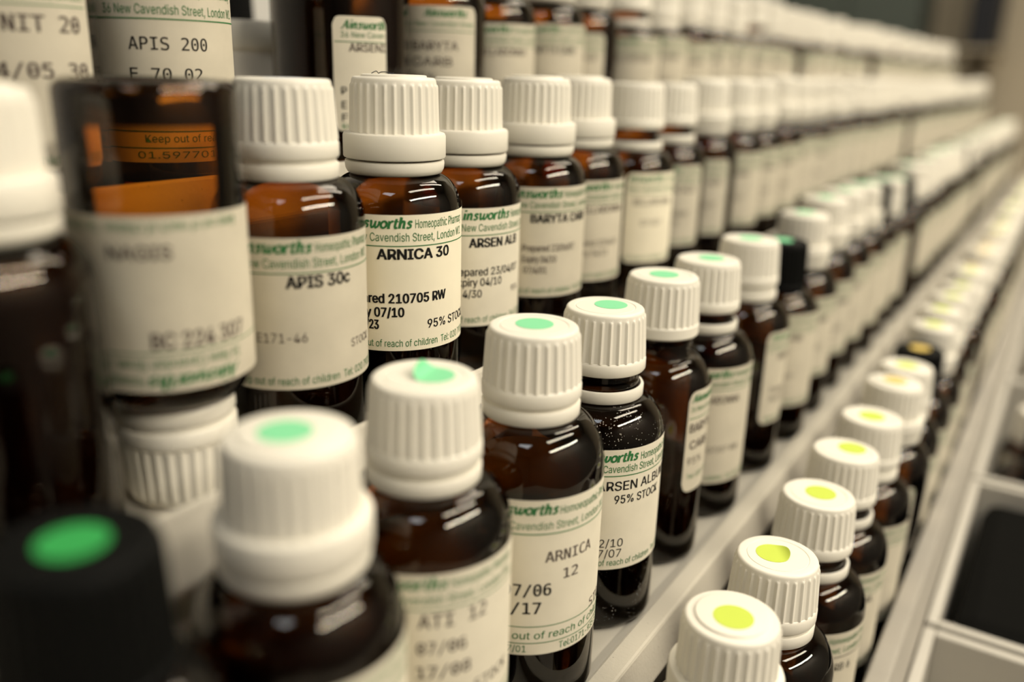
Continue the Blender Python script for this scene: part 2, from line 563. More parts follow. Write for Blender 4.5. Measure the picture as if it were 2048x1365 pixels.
def cap_mesh(kind):
    """z = 0 at the lower edge of the tamper ring; N: narrow flange, W: wide collar, P: plain short cap, K: black cap."""
    def mk():
        top = {'N': 20.1, 'L': 20.1, 'W': 22.4, 'P': 17.0, 'K': 19.0}[kind]
        if kind == 'N':
            pre = [(10.35, 2.2), (10.55, 2.3), (10.6, 4.1), (11.0, 4.15), (11.25, 4.6), (11.25, 7.0), (11.0, 7.6), (10.85, 7.75)]
            g0, g1, r0, r1 = 7.8, 18.6, 10.75, 10.12
        elif kind == 'L':
            pre = [(9.9, 4.6), (11.0, 4.3), (11.25, 4.7), (11.25, 7.0), (11.0, 7.6), (10.85, 7.75)]
            g0, g1, r0, r1 = 7.8, 18.6, 10.75, 10.12
        elif kind == 'W':
            pre = [(11.6, 3.7), (12.2, 3.8), (12.4, 4.1), (12.4, 8.9), (12.15, 9.5), (11.6, 9.7), (10.7, 9.75)]
            g0, g1, r0, r1 = 9.8, 20.9, 10.45, 10.15
        elif kind == 'P':
            pre = [(9.9, 0.0), (10.9, 0.1), (11.2, 0.5), (11.2, 3.3), (10.9, 3.7)]
            g0, g1, r0, r1 = 3.8, 15.4, 10.7, 10.1
        else:
            pre = [(9.6, 0.2), (10.6, 0.3), (10.9, 0.7), (10.9, 2.0), (10.6, 2.4)]
            g0, g1, r0, r1 = 2.5, 17.6, 10.4, 10.0
        prof = [(0.01, pre[0][1] + 2), (9.2, pre[0][1] + 2)] + pre
        nb = len(prof)
        m = 7
        amp = [0] * nb
        for k in range(m + 1):
            f = k / m
            prof.append((r0 + (r1 - r0) * f, g0 + (g1 - g0 - .9) * f)); amp.append(1.0)
        prof.append((r1, g1 - .5)); amp.append(.92)
        prof.append((r1 - .01, g1 - .15)); amp.append(.6)
        prof.append((r1 - .02, g1 + .05)); amp.append(0)
        e = r1 - .12
        for k in range(0, 5):
            a = k / 4 * math.pi / 2
            prof.append((e - .85 + .85 * math.cos(a), top - .85 + .85 * math.sin(a))); amp.append(0)
        if kind == 'W':
            prof += [(7.95, top), (7.8, top + .1), (7.7, top + .45), (7.3, top + .55), (0.01, top + .55)]
        else:
            prof += [(7.75, top), (7.6, top - .18), (7.45, top), (0.01, top)]
        amp += [0] * (len(prof) - len(amp))
        return lathe('bottle_cap', prof, 300 if kind != 'K' else 180, rad=lambda t, i: rib(t) * amp[i] if amp[i] else 0, autosmooth=35)
    return cached(('cap', kind), mk)
CAPTOP = {'N': 20.1, 'L': 20.1, 'W': 22.95, 'P': 17.0, 'K': 19.0}
def ring_mesh(kind):
    def mk():
        if kind == 'W':
            prof = [(9.6, .2), (11.0, 0), (11.5, .3), (11.95, 1.2), (12.1, 2.4), (12.0, 3.0), (11.5, 3.25), (9.6, 3.25)]
        else:
            prof = [(9.6, .0), (10.9, 0), (11.1, .25), (11.15, 2.7), (10.95, 3.1), (10.4, 3.2), (9.9, 2.6), (9.6, 1.6)]
        prof.append(prof[0])
        return lathe('tamper_ring', prof, 96, autosmooth=40)
    return cached(('ring', kind), mk)
def dot_mesh(fold=None):
    def mk():
        vs, fs = [], []
        R, nr, na = 4.25, 8, 40
        rings = []
        for i in range(nr + 1):
            r = R * i / nr
            row = []
            for j in range(na if i else 1):
                a = 2 * math.pi * j / na
                x, y, z = r * math.cos(a), r * math.sin(a), .09
                if fold:
                    ang, d0, curl = fold
                    c, s = math.cos(ang), math.sin(ang)
                    p, q = x * c + y * s, -x * s + y * c
                    if p > d0:
                        l = p - d0
                        rad_ = R / curl
                        th = l / rad_
                        p = d0 + rad_ * math.sin(th)
                        z += rad_ * (1 - math.cos(th))
                    x, y = p * c - q * s, p * s + q * c
                row.append(len(vs)); vs.append((x * S, y * S, z * S))
            rings.append(row)
        for j in range(na):
            fs.append((rings[0][0], rings[1][j], rings[1][(j + 1) % na]))
        for i in range(1, nr):
            for j in range(na):
                fs.append((rings[i][j], rings[i + 1][j], rings[i + 1][(j + 1) % na], rings[i][(j + 1) % na]))
        # rim gives the paper its thickness
        k0 = len(vs)
        for j in rings[nr]:
            x, y, z = vs[j]; vs.append((x, y, z - .00009))
        for j in range(na):
            fs.append((rings[nr][j], k0 + j, k0 + (j + 1) % na, rings[nr][(j + 1) % na]))
        return mesh_from('sticker', vs, fs, True, None, 45)
    return cached(('dot', fold), mk)

def bottle(x, y, zb, label, R=16.4, hs=57.9, sh=9.0, cap='W', lift=0.0, ringed=True, dot=None, dotoff=(0, 0), fold=None,
           lab=None, turn=0.0, fill=None, group=None, capm='cap', gm='glass', cat='bottle', inverted=False, spin=0.0, name='medicine_bottle', heel=5.6):
    face = math.atan2(-x, y) + turn
    total = hs + CAPTOP[cap]
    root = empty(name, W(x, y, zb + .06))
    root.rotation_euler = (0, 0, face)
    thing(root, label, cat, group)
    inner = root
    if inverted:
        root.rotation_euler = (math.pi, 0, face + math.pi)
        root.location = W(x, y, zb + total + lift + .08)
    link('glass_body', body_mesh(R, hs, sh), [M[gm]], root)
    if fill:
        link('liquid', liquid_mesh(R, hs, sh, fill), [M['liquid']], root)
    if True:
        link('thick_base', cached(('heel', R, heel), lambda: lathe('thick_base', [(0.01, 1.95), (R * .55, 1.8), (R * .77, .95), (R - 2.5, .5), (R - .75, 2.6), (R - .6, heel), (R - 2.5, heel - .4), (R - 6, heel - 1), (0.01, heel - 1.2)], 64, autosmooth=45)), [M['heel']], root)
    if lab is not None:
        link('paper_label', lab if not isinstance(lab, Lab) else lab.mesh('paper_label'), [], root)
    if ringed:
        link('tamper_ring', ring_mesh('W' if cap == 'W' else 'N'), [M['ring'] if capm == 'cap' else M[capm]], root, (0, 0, (hs + .05) * S), (0, 0, spin))
    c = link('cap', cap_mesh('L' if cap == 'N' and lift > 1.5 else cap), [M[capm]], root, (0, 0, (hs + lift) * S), (0, 0, spin))
    if c.active_material is not M[capm]:
        c.material_slots[0].link = 'OBJECT'
        c.material_slots[0].material = M[capm]
    if dot:
        d = link('sticker', dot_mesh(fold), [], c, (dotoff[0] * S, dotoff[1] * S, CAPTOP[cap] * S), (0, 0, -spin))
        if len(d.data.materials) == 0:
            d.data.materials.append(M['dotgreen'])
        d.material_slots[0].link = 'OBJECT'
        d.material_slots[0].material = M[dot]
    return root

# ------------------------------------------------------------------ setting
def struct(o):
    o['kind'] = 'structure'
    return o
ZF, ZCL = -1150, 1450
struct(box('floor', M['floor'], -2200, 2700, -1310, 800, ZF - 40, ZF))
struct(box('ceiling', M['ceil'], -2200, 2700, -1310, 800, ZCL, ZCL + 40))
struct(box('wall_back', M['wallback'], -2200, 2700, 760, 800, ZF, ZCL))
struct(box('wall_front', M['wall'], -2200, 2700, -1350, -1310, ZF, ZCL))
struct(box('wall_left', M['walldim'], -2240, -2200, -1350, 800, ZF, ZCL))
struct(box('wall_right', M['wallfar'], 2700, 2740, -1350, 800, ZF, ZCL))
ZC, ZB, ZA, ZT = -203.0, -143.3, -84.0, -35.0
ZK = -275.0
X0, X1 = -260, 1480

# counter the whole display stands on
o0 = W(600, 0, ZF)
ct = empty('counter', o0)
thing(ct, 'long laminate counter carrying the stepped bottle shelves and the white trays', 'counter')
box('worktop', M['counter'], -300, 1560, -330, 330, ZK - 30, ZK, 3, ct, o0)
box('cabinet_body', M['counter'], -280, 1540, -290, 310, ZF + 80, ZK - 30, 2, ct, o0)
box('plinth', M['navy'], -270, 1530, -250, 310, ZF, ZF + 80, 0, ct, o0)

# stepped shelf
o1 = W(600, 160, ZK)
sh_ = empty('stepped_shelf', o1)
thing(sh_, 'white painted stepped shelf with a raised lip along every step', 'shelf')
def step(z, yin, yout, ztop, poly, yback):
    box('shelf_board', M['board'], X0, X1, yin - .5, yback, z - 10, z, .6, sh_, o1)
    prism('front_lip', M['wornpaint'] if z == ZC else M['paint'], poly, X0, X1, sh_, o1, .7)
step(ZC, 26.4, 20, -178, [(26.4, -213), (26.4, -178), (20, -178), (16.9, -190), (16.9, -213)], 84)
step(ZB, 76.0, 70, -139.5, [(76.0, -152.5), (76.0, -139.5), (70, -139.5), (67.2, -150.2), (68.5, -152.5)], 126)
step(ZA, 121, 115, -75, [(121, -95), (121, -75), (119.6, -75), (113.9, -86.5), (114.6, -89), (117.5, -95)], 178)
step(ZT, 172.5, 166, -27, [(172.5, -45), (172.5, -27), (171, -27), (165.3, -38), (166, -41), (168, -45)], 330)
for (y, z0, z1) in ((24, ZK, ZC - 10), (318, ZK, ZT - 10)):
    box('riser_board', M['riser'], X0, X1, y, y + 8, z0, z1, .4, sh_, o1)
for xx in (X0 - 12, X1):
    bm = bmesh.new()
    poly = [(20, ZK), (20, ZC + 5), (72, ZC + 5), (72, ZB + 3), (116, ZB + 3), (116, ZA + 3), (168, ZA + 3), (168, ZT + 3), (330, ZT + 3), (330, ZK)]
    a = [bm.verts.new(W(xx, y, z) - o1) for y, z in poly]
    b = [bm.verts.new(W(xx + 12, y, z) - o1) for y, z in poly]
    for i in range(len(poly)):
        bm.faces.new((a[i], a[(i + 1) % len(poly)], b[(i + 1) % len(poly)], b[i]))
    bm.faces.new(a[::-1]); bm.faces.new(b)
    bmesh.ops.recalc_face_normals(bm, faces=bm.faces)
    me = bpy.data.meshes.new('end_panel'); bm.to_mesh(me); bm.free()
    link('end_panel', me, [M['board']], sh_)

# ------------------------------------------------------------------ labels of the near bottles
def A_label(ue, name, nL, nR, extra=(), footR=10.5, v0=17.0, v1=50.0, R=16.4, slot=2, mono=False, nv=10.4, nh=2.4, old=False, u=(-34, 34)):
    L = Lab(R, u[0], u[1], v0, v1, old=old)
    L.head(ue)
    if name:
        L.line(name, nL, nR, v1 - nv, nh, slot, 'mono' if mono else 'sans', 0.0 if mono else 0.034)
    for e in extra:
        L.line(*e[0], **e[1])
    if footR is not None:
        L.foot(footR)
    return L
def T_(*a, **k):
    return (a, k)
BO = dict(bold=0.03)
L_arnica30 = A_label(3.7, 'ARNICA 30', -4.4, 14.2, [
    T_('Prepared 210705 RW', -1.8, 13.1, 29.0, 2.25, sub='210705 RW', end='suffix', **BO),
    T_('Expiry 07/10', -5.3, 1.7, 25.6, 2.25, sub='07/10', end='suffix', **BO),
    T_('/23', -7.5, -4.4, 22.5, 2.25, **BO),
    T_('95% STOCK', 7.7, 21.2, 22.3, 2.15, sub='95% STOC', end='prefix', bold=0.012)])
L_arsen30 = A_label(14.3, 'ARSEN ALB', 2.0, 18.6, [
    T_('Prepared 23/04/07', 8.4, 19.5, 29.0, 2.1, sub='23/04/07', end='suffix', bold=0.012),
    T_('Expiry 04/10', 5.2, 11.9, 26.1, 2.1, sub='04/10', end='suffix', bold=0.012),
    T_('4/30', 0.4, 5.6, 22.9, 2.1, bold=0.012),
    T_('95%', 16.3, 20.5, 23.1, 1.8, slot=4)], footR=14.5, v0=14.7, v1=47.3, nv=10.5, old=1)
L_apis30 = A_label(4.1, 'APIS 30c', -1.2, 13.2, [
    T_('E171-46', -7.9, 2.6, 27.1, 2.1, slot=4),
    T_('A', -10.6, -9.2, 23.7, 2.2, bold=0.02),
    T_('STOCK', 13.3, 21.0, 24.0, 1.9, slot=4)], footR=9.6, v0=16.6, v1=49.2, nh=2.5, old=2)
L_baryta = A_label(9.2, 'BARYTA CARB', -0.2, 20.5, [
    T_('Prepared 23/06/07', -2.5, 15, 31.0, 2.0, slot=4, bold=0.012),
    T_('Expiry 04/10', -2.4, 8, 27.6, 2.0, slot=4, bold=0.012),
    T_('07/4/01', -2, 5, 24.3, 2.0, slot=4, bold=0.012)], footR=14, v0=17, v1=50, old=2)
L_inv = Lab(15.5, -33, 33, 22.0, 53.5, old=2)
L_inv.head(4)
L_inv.foot(9)
def upright(L, s, uL, uR, v, h, **k):
    """print that reads upright on a bottle stood on its cap"""
    n = len(L.P)
    L.line(s, -uR, -uL, v, h, **k)
    cu = -(uL + uR) / 2
    for i in range(n, len(L.P)):
        vs, fs, sl = L.P[i]
        L.P[i] = ([(2 * cu - x, 2 * (v + h / 2) - y) for x, y in vs], fs, sl)
upright(L_inv, 'BC 224 307', -3.1, 14.6, 42.5, 2.9, slot=4, bold=0.02)
upright(L_inv, 'NAGIS', -9.2, 1.5, 27.0, 2.4, slot=4, bold=0.02)

L_arnica12 = Lab(17.4, -38, 38, 16.2, 55.0, old=True)
L = L_arnica12
L.title(6.8, 51.6, 1.95, 1.75)
L.line('Homoeopathic Pharmacy', 7.4, 19.3, 51.4, 2.0, 1, shear=.1, sub='Homoeopathic', end='prefix')
L.line('36 New Cavendish Street, London W1', -3.6, 5.9, 48.0, 1.9, 3, shear=.1, sub='Cavendish', end='mid')
L.rule(-37, 37, 46.9, .3, 3)
L.line('ARNICA', 4.5, 17.1, 39.9, 2.6, 4, 'mono', .01)
L.line('12', 9.0, 12.9, 35.1, 2.5, 4, 'mono', .01)
L.line('07/06', -4.6, 6.1, 31.6, 2.9, 2, 'mono', .012)
L.line('/17', -2.8, 3.9, 27.0, 2.9, 2, 'mono', .012)
L.line('STOCK', 18.3, 29, 23.6, 2.4, 4, 'mono')
L.rule(-37, 37, 23.6, .2, 1)
L.line('Keep out of reach of children', -2.3, 13.1, 20.4, 1.9, 1, shear=.05, sub='out of reach', end='mid')
L.rule(-37, 37, 19.3, .2, 1)
L.line('97/01', -4.6, 0.9, 17.0, 1.7, 1)
L.line('Tel:0171-935 5330', 8.7, 27, 17.0, 1.7, 1)

L_arsenB = Lab(17.4, -38, 38, 19.0, 52.9, old=1)
L = L_arsenB
L.title(11.1, 49.6, 2.02, 1.8)
L.line('Homeopathic Pharmacy', 12.2, 22.6, 49.4, 2.1, 1, sub='Homeopathic', end='prefix')
L.line('36 New Cavendish Street, London W1', 2.0, 17.6, 46.7, 2.0, 1, sub='Cavendish Street,', end='mid')
L.rule(-37, 37, 45.7, .26, 1)
L.line('ARSEN ALBUM', 0.6, 24.6, 41.7, 2.5, 2, bold=.012)
L.line('95% STOCK', 5.4, 20.6, 38.0, 2.3, 2, bold=.012)
L.line('12/10', 0.2, 8.5, 25.6, 2.3, 2)
L.line('07/07', 0.0, 8.2, 22.6, 2.3, 2)
L.line('Keep out of reach of children  Tel: 020', 4.5, 18.5, 20.2, 1.75, 1, sub='reach of children', end='mid')

L_B1 = Lab(17.4, -38, 38, 17.5, 55.2, old=True)
L = L_B1
L.head(4, 3, 3)
L.line('ATI 12', -1.2, 12.5, 44.0, 2.9, 4, 'mono', .01)
L.line('07/06', -1.5, 8, 38.3, 2.6, 4, 'mono', .01)
L.line('17/08', -1.5, 9, 33.0, 2.6, 4, 'mono', .01)
L.line('STOCK', 10, 20, 27.8, 2.4, 4, 'mono')
L.rule(-37, 37, 24, .2, 3)
L.line('Keep out of reach of children', -2.3, 13.1, 20.6, 1.9, 3, sub='out of reach', end='mid')
L_B0 = Lab(17.4, -38, 38, 17.5, 55.0, old=True)
L_B0.head(8, 3, 3); L_B0.foot(12, 3); L_B0.line('ANTIM TART', -2, 17, 43, 2.7, 4, bold=.01)
L_B4 = Lab(16.4, 10.8, 36, 24.0, 56.0, corner=3, old=2)
L = L_B4
L.title(24.5, 52.6, 1.5, 1.6, word='Ainsworths')
L.line('36 New Cavendish', 11.8, 26, 49.6, 1.6, 3)
L.rule(11.4, 35.4, 47.6, .25, 1)
L.line('BARYTA', 12.0, 24, 43.2, 2.7, 4, bold=.02)
L.line('CARB', 12.6, 22, 37.8, 2.7, 4, bold=.02)
L.line('95%', 12.0, 19, 32.8, 2.4, 4)
L.line('Tel: 020 7935', 12.4, 26, 28.2, 1.6, 1)
L_B5 = Lab(17.4, -30, 34, 13.4, 53.4, old=2)
L = L_B5
L.head(12); L.line('BELLADONNA', -1, 16, 41.5, 2.6, 4, bold=.01); L.line('95% 07/07 RW', -1, 18, 24.5, 2.0, 4); L.foot(12)
L_C2 = Lab(17.4, -36, 36, 17, 52.8, old=2)
L = L_C2
L.title(7.9, 49.6, 1.95, 1.75)
L.line('Homoeopathic Pharmacy', 8.9, 20.3, 49.4, 2.0, 1, shear=.1, sub='Homoeopathic', end='prefix')
L.line('36 New Cavendish Street, London W1', 7.0, 13.2, 46.2, 1.9, 1, shear=.1, sub='Street,', end='mid')
L.rule(-35, 35, 44.8, .25, 2)
L.line('CALC CARB 6', 9.3, 17.9, 40.1, 2.5, 2, bold=.006, sub='ARB 6', end='suffix')
L.foot(12)
L_apis200 = Lab(16.4, -15.0, 38, 11.0, 50.6, old=2)
L = L_apis200
L.title(2.0, 47.2, 2.0, 1.75)
L.line('Homoeopathic Pharmacy', 3.2, 13.5, 47.2, 2.0, 1, shear=.1, sub='Homoeopathic', end='prefix')
L.line('36 New Cavendish Street, London W1', -12.3, 10.7, 43.3, 2.0, 1, sub='36 New Cavendish Street,', end='prefix')
L.rule(-14.5, 37, 42.3, .28, 1)
L.line('APIS 200', -6.8, 10.6, 35.8, 2.7, 2, 'mono', .004)
L.line('E 70 02', -7.0, 8.8, 29.4, 2.5, 2, 'mono', .004)
L.rule(-14.5, 37, 18.0, .25, 1)
L.line('Keep out of reach of children', -5, 26, 15.6, 1.7, 1)
L.rule(-14.5, 37, 14.3, .25, 1)
L.line('01.597701 E', -7, 14, 12.0, 1.5, 1)
L_argnit = Lab(16.4, -34, 16.5, 12, 50.6, old=2)
L = L_argnit
L.head(2, 3, 3)
L.line('ARG NIT 20', -12, 13.5, 38.4, 3.0, 4, 'mono', .02)
L.line('23/04/05 30', -14, 14.5, 29.8, 2.8, 4, 'mono', .02)
L.foot(8, 3)
L_tbig = Lab(21.0, -2.5, 13.8, 14.8, 46.8, corner=2.2, old=1)
L = L_tbig
L.title(14.7, 43.4, 1.75, 1.6)
L.line('36 New Cavendish', -.2, 17, 41.0, 1.6, 1)
L.rule(-2.1, 13.4, 39.8, .25, 1)
L.line('ARSENIC', 2.1, 15.6, 37.2, 2.2, 4, bold=.02)
for v, t_ in ((25.2, 'P 07/05'), (21.2, 'E 07/10'), (17.6, 'F 4/30')):
    L.line(t_, -.4, 11, v, 2.1, 2, bold=.015)
L.line('Keep out', -.4, 8, 15.6, 1.4, 1)
L_tbar = Lab(16.4, -12, 14, 14, 52, corner=2.2, old=2)
L = L_tbar
L.title(10, 48.8, 1.7, 1.6); L.line('36 New Cavendish Street', -10, 13, 45.8, 1.7, 3); L.rule(-11.6, 13.6, 44.4)
L.line('BARYTA', -8, 7, 38.6, 2.6, 4, bold=.012); L.line('CARB', -8, 5, 33.8, 2.6, 4, bold=.012); L.line('95%', -8, 0, 29, 2.4, 4, bold=.012); L.foot(9)

def generic(R, v0, v1, name, slot, half=34, corner=1.5, hd=5, seed=0):
    L = Lab(R, -half, half, v0, v1, corner=corner, old=2)
    L.head(hd, 1 if seed % 3 else 3, 3)
    L.line(name, hd - 12, hd + 7, v1 - 10.6, 2.4, slot, bold=.012)
    L.line('Prepared 23/04/07', hd - 14, hd + 5, v0 + 12, 2.0, 4)
    L.line('Expiry 04/10', hd - 14, hd, v0 + 8.6, 2.0, 4)
    L.foot(hd + 8, 1)
    return L
GA = [generic(16.4, 17, 50, 'BARYTA CARB', 2, seed=1).mesh('paper_label'), generic(16.4, 15, 48.5, 'BELLADONNA', 4, hd=9, seed=2).mesh('paper_label'),
      generic(16.4, 16, 48, 'ARSEN ALB', 4, half=13, corner=2.2, hd=2, seed=3).mesh('paper_label')]
GB = [generic(17.4, 16, 54, 'BARYTA CARB', 4, hd=6, seed=1).mesh('paper_label'), generic(17.4, 18, 53, 'BELLADONNA', 2, hd=10, seed=2).mesh('paper_label'),
      generic(17.4, 20, 55, 'ARSEN ALBUM', 4, half=15, corner=2.5, hd=3, seed=3).mesh('paper_label')]

# ------------------------------------------------------------------ row A: third step up, caps at eye level
HA = 57.9
bottle(67.6, 141, ZA, 'dark amber bottle with wide white cap cut by the left edge of the photo', lab=None, fill=54, gm='glass', hs=56.2)
bottle(99.9, 141, ZA, 'empty amber bottle stood upside down on its white cap, base up', R=15.5, hs=59.5, sh=9, cap='N', lift=.3, lab=L_inv, gm='glassempty', inverted=True, heel=7.6)
bottle(133.6, 143, ZA, 'amber bottle labelled APIS 30c with ribbed white cap', cap='N', hs=59.6, lift=0.2, lab=L_apis30, fill=36, dot='dotblue', spin=.05)
bottle(167, 141, ZA, 'sharply focused amber bottle labelled ARNICA 30 with wide white cap', lab=L_arnica30, fill=43, hs=57.9)
bottle(200.2, 144.5, ZA, 'amber bottle labelled ARSEN ALB 23/04 with wide white cap, right of ARNICA 30', lab=L_arsen30, fill=40, hs=57.2)
bottle(232.8, 141.2, ZA, 'amber bottle labelled BARYTA CARB with wide white cap and full-width label', lab=L_baryta, fill=42)
bottle(266.4, 144.5, ZA, 'amber bottle with wide white cap half hidden behind the BARYTA CARB bottle', lab=GA[1], turn=.25, fill=42)
L_a5 = Lab(16.4, -1.2, 24, 15.2, 48.0, corner=2.4); L_a5.head(14, 3, 3); L_a5.line('BELLADONNA', 2, 19, 36.5, 2.4, 4); L_a5.line('07/07', 5, 14, 29, 2.2, 4); L_a5.foot(16, 3)
bottle(304.5, 142, ZA, 'amber bottle with loosened white cap showing a dark gap, narrow rounded label', cap='N', hs=55.2, lift=3.4, lab=L_a5, fill=46)
bottle(339.5, 143, ZA, 'amber bottle with low label and a gap under its white cap, eye-level row', cap='N', hs=55.8, lift=2.6, lab=GA[2], turn=.3, fill=44)
bottle(372.8, 141.5, ZA, 'amber bottle with white cap just before the dark gap of the eye-level row', cap='W', hs=57.5, lab=GA[2], turn=.12, fill=46)

# ------------------------------------------------------------------ row B: second step up, green stickers
bottle(50.5, 94, ZB, 'dark amber bottle with black cap and deep green sticker in the lower left', R=17.2, hs=67.6, sh=11, cap='K', capm='capblack', lab=None, fill=58, dot='dotdeep', ringed=False)
bottle(85.2, 93.4, ZB, 'very blurred amber bottle with wide white cap and pale green sticker', R=17.0, hs=66.4, sh=11, cap='W', lab=L_B0, fill=56, dot='dotgreen', dotoff=(-.6, -.5))
bottle(121.4, 96.0, ZB, 'amber bottle with white cap whose green sticker has a peeled-up edge', R=17.4, hs=66.8, sh=11, cap='N', lift=.2, lab=L_B1, fill=50, dot='dotgreen', dotoff=(1.6, .2), fold=(2.7, .6, 2.0))
bottle(157.8, 94.2, ZB, 'amber bottle labelled ARNICA 12 with ribbed white cap and green sticker', R=17.4, hs=68.8, sh=11.5, cap='N', lab=L_arnica12, fill=55.5, dot='dotgreen', dotoff=(.2, .6), spin=.1)
bottle(194.4, 95, ZB, 'dusty amber bottle labelled ARSEN ALBUM 95% STOCK with loosened white cap', R=17.4, hs=62.2, sh=11, cap='N', lift=2.9, lab=L_arsenB, fill=58, gm='glassdusty', dot='dotgreen', dotoff=(1.6, 1.2), spin=.17)
bottle(231.3, 95, ZB, 'amber bottle with long bare neck, short white cap and narrow rounded BARYTA label', R=16.4, hs=63.5, sh=12, cap='P', lift=6.2, ringed=False, lab=L_B4, fill=30, dot='dotgreen')
bottle(268, 95.2, ZB, 'amber bottle with a gap under its white cap and BELLADONNA label, green sticker', R=17.4, hs=62.6, sh=11, cap='N', lift=2.6, lab=L_B5, fill=44, dot='dotgreen', dotoff=(.8, .8))
bottle(309.5, 95, ZB, 'amber bottle with pale green sticker just left of a small black cap', R=17.4, hs=64.5, sh=11, cap='N', lift=1.2, lab=GB[2], turn=1.45, fill=44, dot='dotgreen')
bottle(346.0, 93.5, ZB, 'small amber bottle with black cap and green sticker squeezed between white caps', R=17.2, hs=61.0, sh=11, cap='K', capm='capblack', ringed=False, lab=GB[0], fill=50, dot='dotgreen')
bottle(382.0, 95, ZB, 'amber bottle with wide white cap directly beyond the small black cap', R=17.4, hs=63.5, sh=11, cap='W', lab=GB[1], fill=44, dot='dotgreen')

# ------------------------------------------------------------------ row C: lowest step, yellow stickers
HC = 67.4
bottle(160.6, 44.2, ZC, 'amber bottle with lime sticker on white cap, lowest and nearest in the photo', R=17.4, hs=70.2, sh=11, cap='W', lab=GB[1], fill=44, dot='dotyellow', dotoff=(.3, -1.2))
bottle(199.8, 45.5, ZC, 'amber bottle whose lime sticker has a curled pointed corner', R=17.4, hs=67.2, sh=11, cap='N', lift=.1, lab=GB[0], turn=.2, fill=44, dot='dotyellow', dotoff=(-1.0, .6), fold=(.2, 1.3, 1.1), spin=.1)
bottle(239.2, 45.5, ZC, 'amber bottle labelled CARB 6 with lime sticker and gap under its cap', R=17.4, hs=64.8, sh=11, cap='N', lift=3.0, lab=L_C2, fill=44, dot='dotyellow', dotoff=(.6, .6), spin=.12)
bottle(274.6, 46, ZC, 'amber bottle with off-centre lime sticker, next beyond the CARB 6 bottle', R=17.4, hs=65.2, sh=11, cap='N', lift=3.0, lab=GB[1], fill=44, dot='dotyellow', dotoff=(1.9, 2.2), spin=.05)
bottle(309.5, 45, ZC, 'amber bottle with centred lime sticker, second beyond the CARB 6 bottle', R=17.2, hs=67.5, sh=11, cap='N', lift=1.0, lab=GB[0], fill=44, dot='dotyellow')
bottle(344.5, 44, ZC, 'amber bottle with wide cap and orange-yellow sticker, third beyond the CARB 6 bottle', R=17.2, hs=69, sh=11, cap='W', lab=GB[2], fill=44, dot='dotorange')
bottle(379.5, 45, ZC, 'amber bottle with lime sticker just before the black cap of the lowest row', R=17.2, hs=67.0, sh=11, cap='N', lift=1.0, lab=GB[1], fill=44, dot='dotyellow')
bottle(414.5, 45, ZC, 'amber bottle with black cap and orange sticker in the lowest row', R=17.2, hs=67.6, sh=11, cap='K', capm='capblack', ringed=False, lab=GB[1], fill=44, dot='dotorange')

# ------------------------------------------------------------------ row T: top step
bottle(104.2, 190, ZT, 'amber bottle labelled ARG NIT 20 on the top step, upper left corner', lab=L_argnit, fill=50)
bottle(139.5, 190, ZT, 'amber bottle labelled APIS 200 in typewriter letters on the top step', lab=L_apis200, fill=50)
bottle(211, 199, ZT, 'large dark amber bottle with a narrow rounded ARSENIC label on the top step', R=21.0, hs=80, sh=17, cap='W', lab=L_tbig, fill=62)
bottle(247.5, 190, ZT, 'amber bottle with narrow rounded BARYTA CARB label on the top step', lab=L_tbar, fill=52, hs=60)
bottle(281, 191, ZT, 'amber bottle with BELLADONNA label beside the top-step BARYTA CARB bottle', lab=GA[1], fill=50, turn=-.1)
bottle(315.5, 189, ZT, 'amber bottle third beyond the large ARSENIC bottle on the top step', lab=GA[0], fill=50, turn=.1)
bottle(349.5, 191, ZT, 'amber bottle with label turned aside before the dark slot of the top step', lab=GA[2], fill=50, turn=-.1)

# ------------------------------------------------------------------ the long blurred tails of the four rows
ORD = 'first second third fourth fifth sixth seventh eighth ninth tenth eleventh twelfth thirteenth fourteenth'.split()
rnd = random.Random(7)
def tail(row, x, xend, y, zb, R, hs, sh, pitch, labs, dots, blackp, ref, farlabel, farblack, groups, kinds):
    n = 0
    while x < xend:
        black = rnd.random() < blackp
        k = 'K' if black else rnd.choice(kinds)
        lift = 0.0 if k in 'WK' else rnd.choice([0.2, 1.0, 2.8])
        h = hs + rnd.uniform(-1.6, 1.4) - lift * .6
        dot = rnd.choice(dots) if dots else None
        if n < len(ORD):
            cw = 'black cap' if black else ('wide white cap' if k == 'W' else 'white cap')
            lb = 'amber bottle with %s, %s along %s' % (cw, ORD[n], ref)
            gp = groups[0]
        else:
            lb, gp = (farblack, groups[2]) if black else (farlabel, groups[1])
        bottle(x, y + rnd.uniform(-.7, .7), zb, lb, R=R, hs=h, sh=sh, cap=k, lift=lift, ringed=not black, dot=dot,
               dotoff=(rnd.uniform(-1, 1), rnd.uniform(-1, 1)), lab=labs[rnd.choice([0, 0, 1, 1, 1, 0, 0, 1, 0, 1, 1, 0, 1, 2])], turn=rnd.uniform(-.3, .2), fill=round(hs * .66),
               capm='capblack' if black else 'cap', group=gp, spin=rnd.uniform(0, .2))
        x += pitch + rnd.uniform(-.3, 1.2)
        n += 1
tail('A', 410.5, 1450, 142.5, ZA, 16.4, 57.9, 9.0, 34.0, GA, None, 0.0, 'eye-level row past its dark gap', 'far blurred amber bottle with white cap in the eye-level row', '',
     ('eye-level row beyond the gap', 'far bottles of the eye-level row', ''), 'WWN')
tail('B', 418.5, 1450, 95, ZB, 17.2, 65.0, 11, 35.6, GB, ['dotgreen'], 0.12, 'green-sticker row past small black cap', 'far blurred amber bottle with white cap in the green-sticker row',
     'far blurred amber bottle with black cap in the green-sticker row', ('green-sticker row beyond the black cap', 'far bottles of the green-sticker row', 'far black caps of the green-sticker row'), 'WWN')
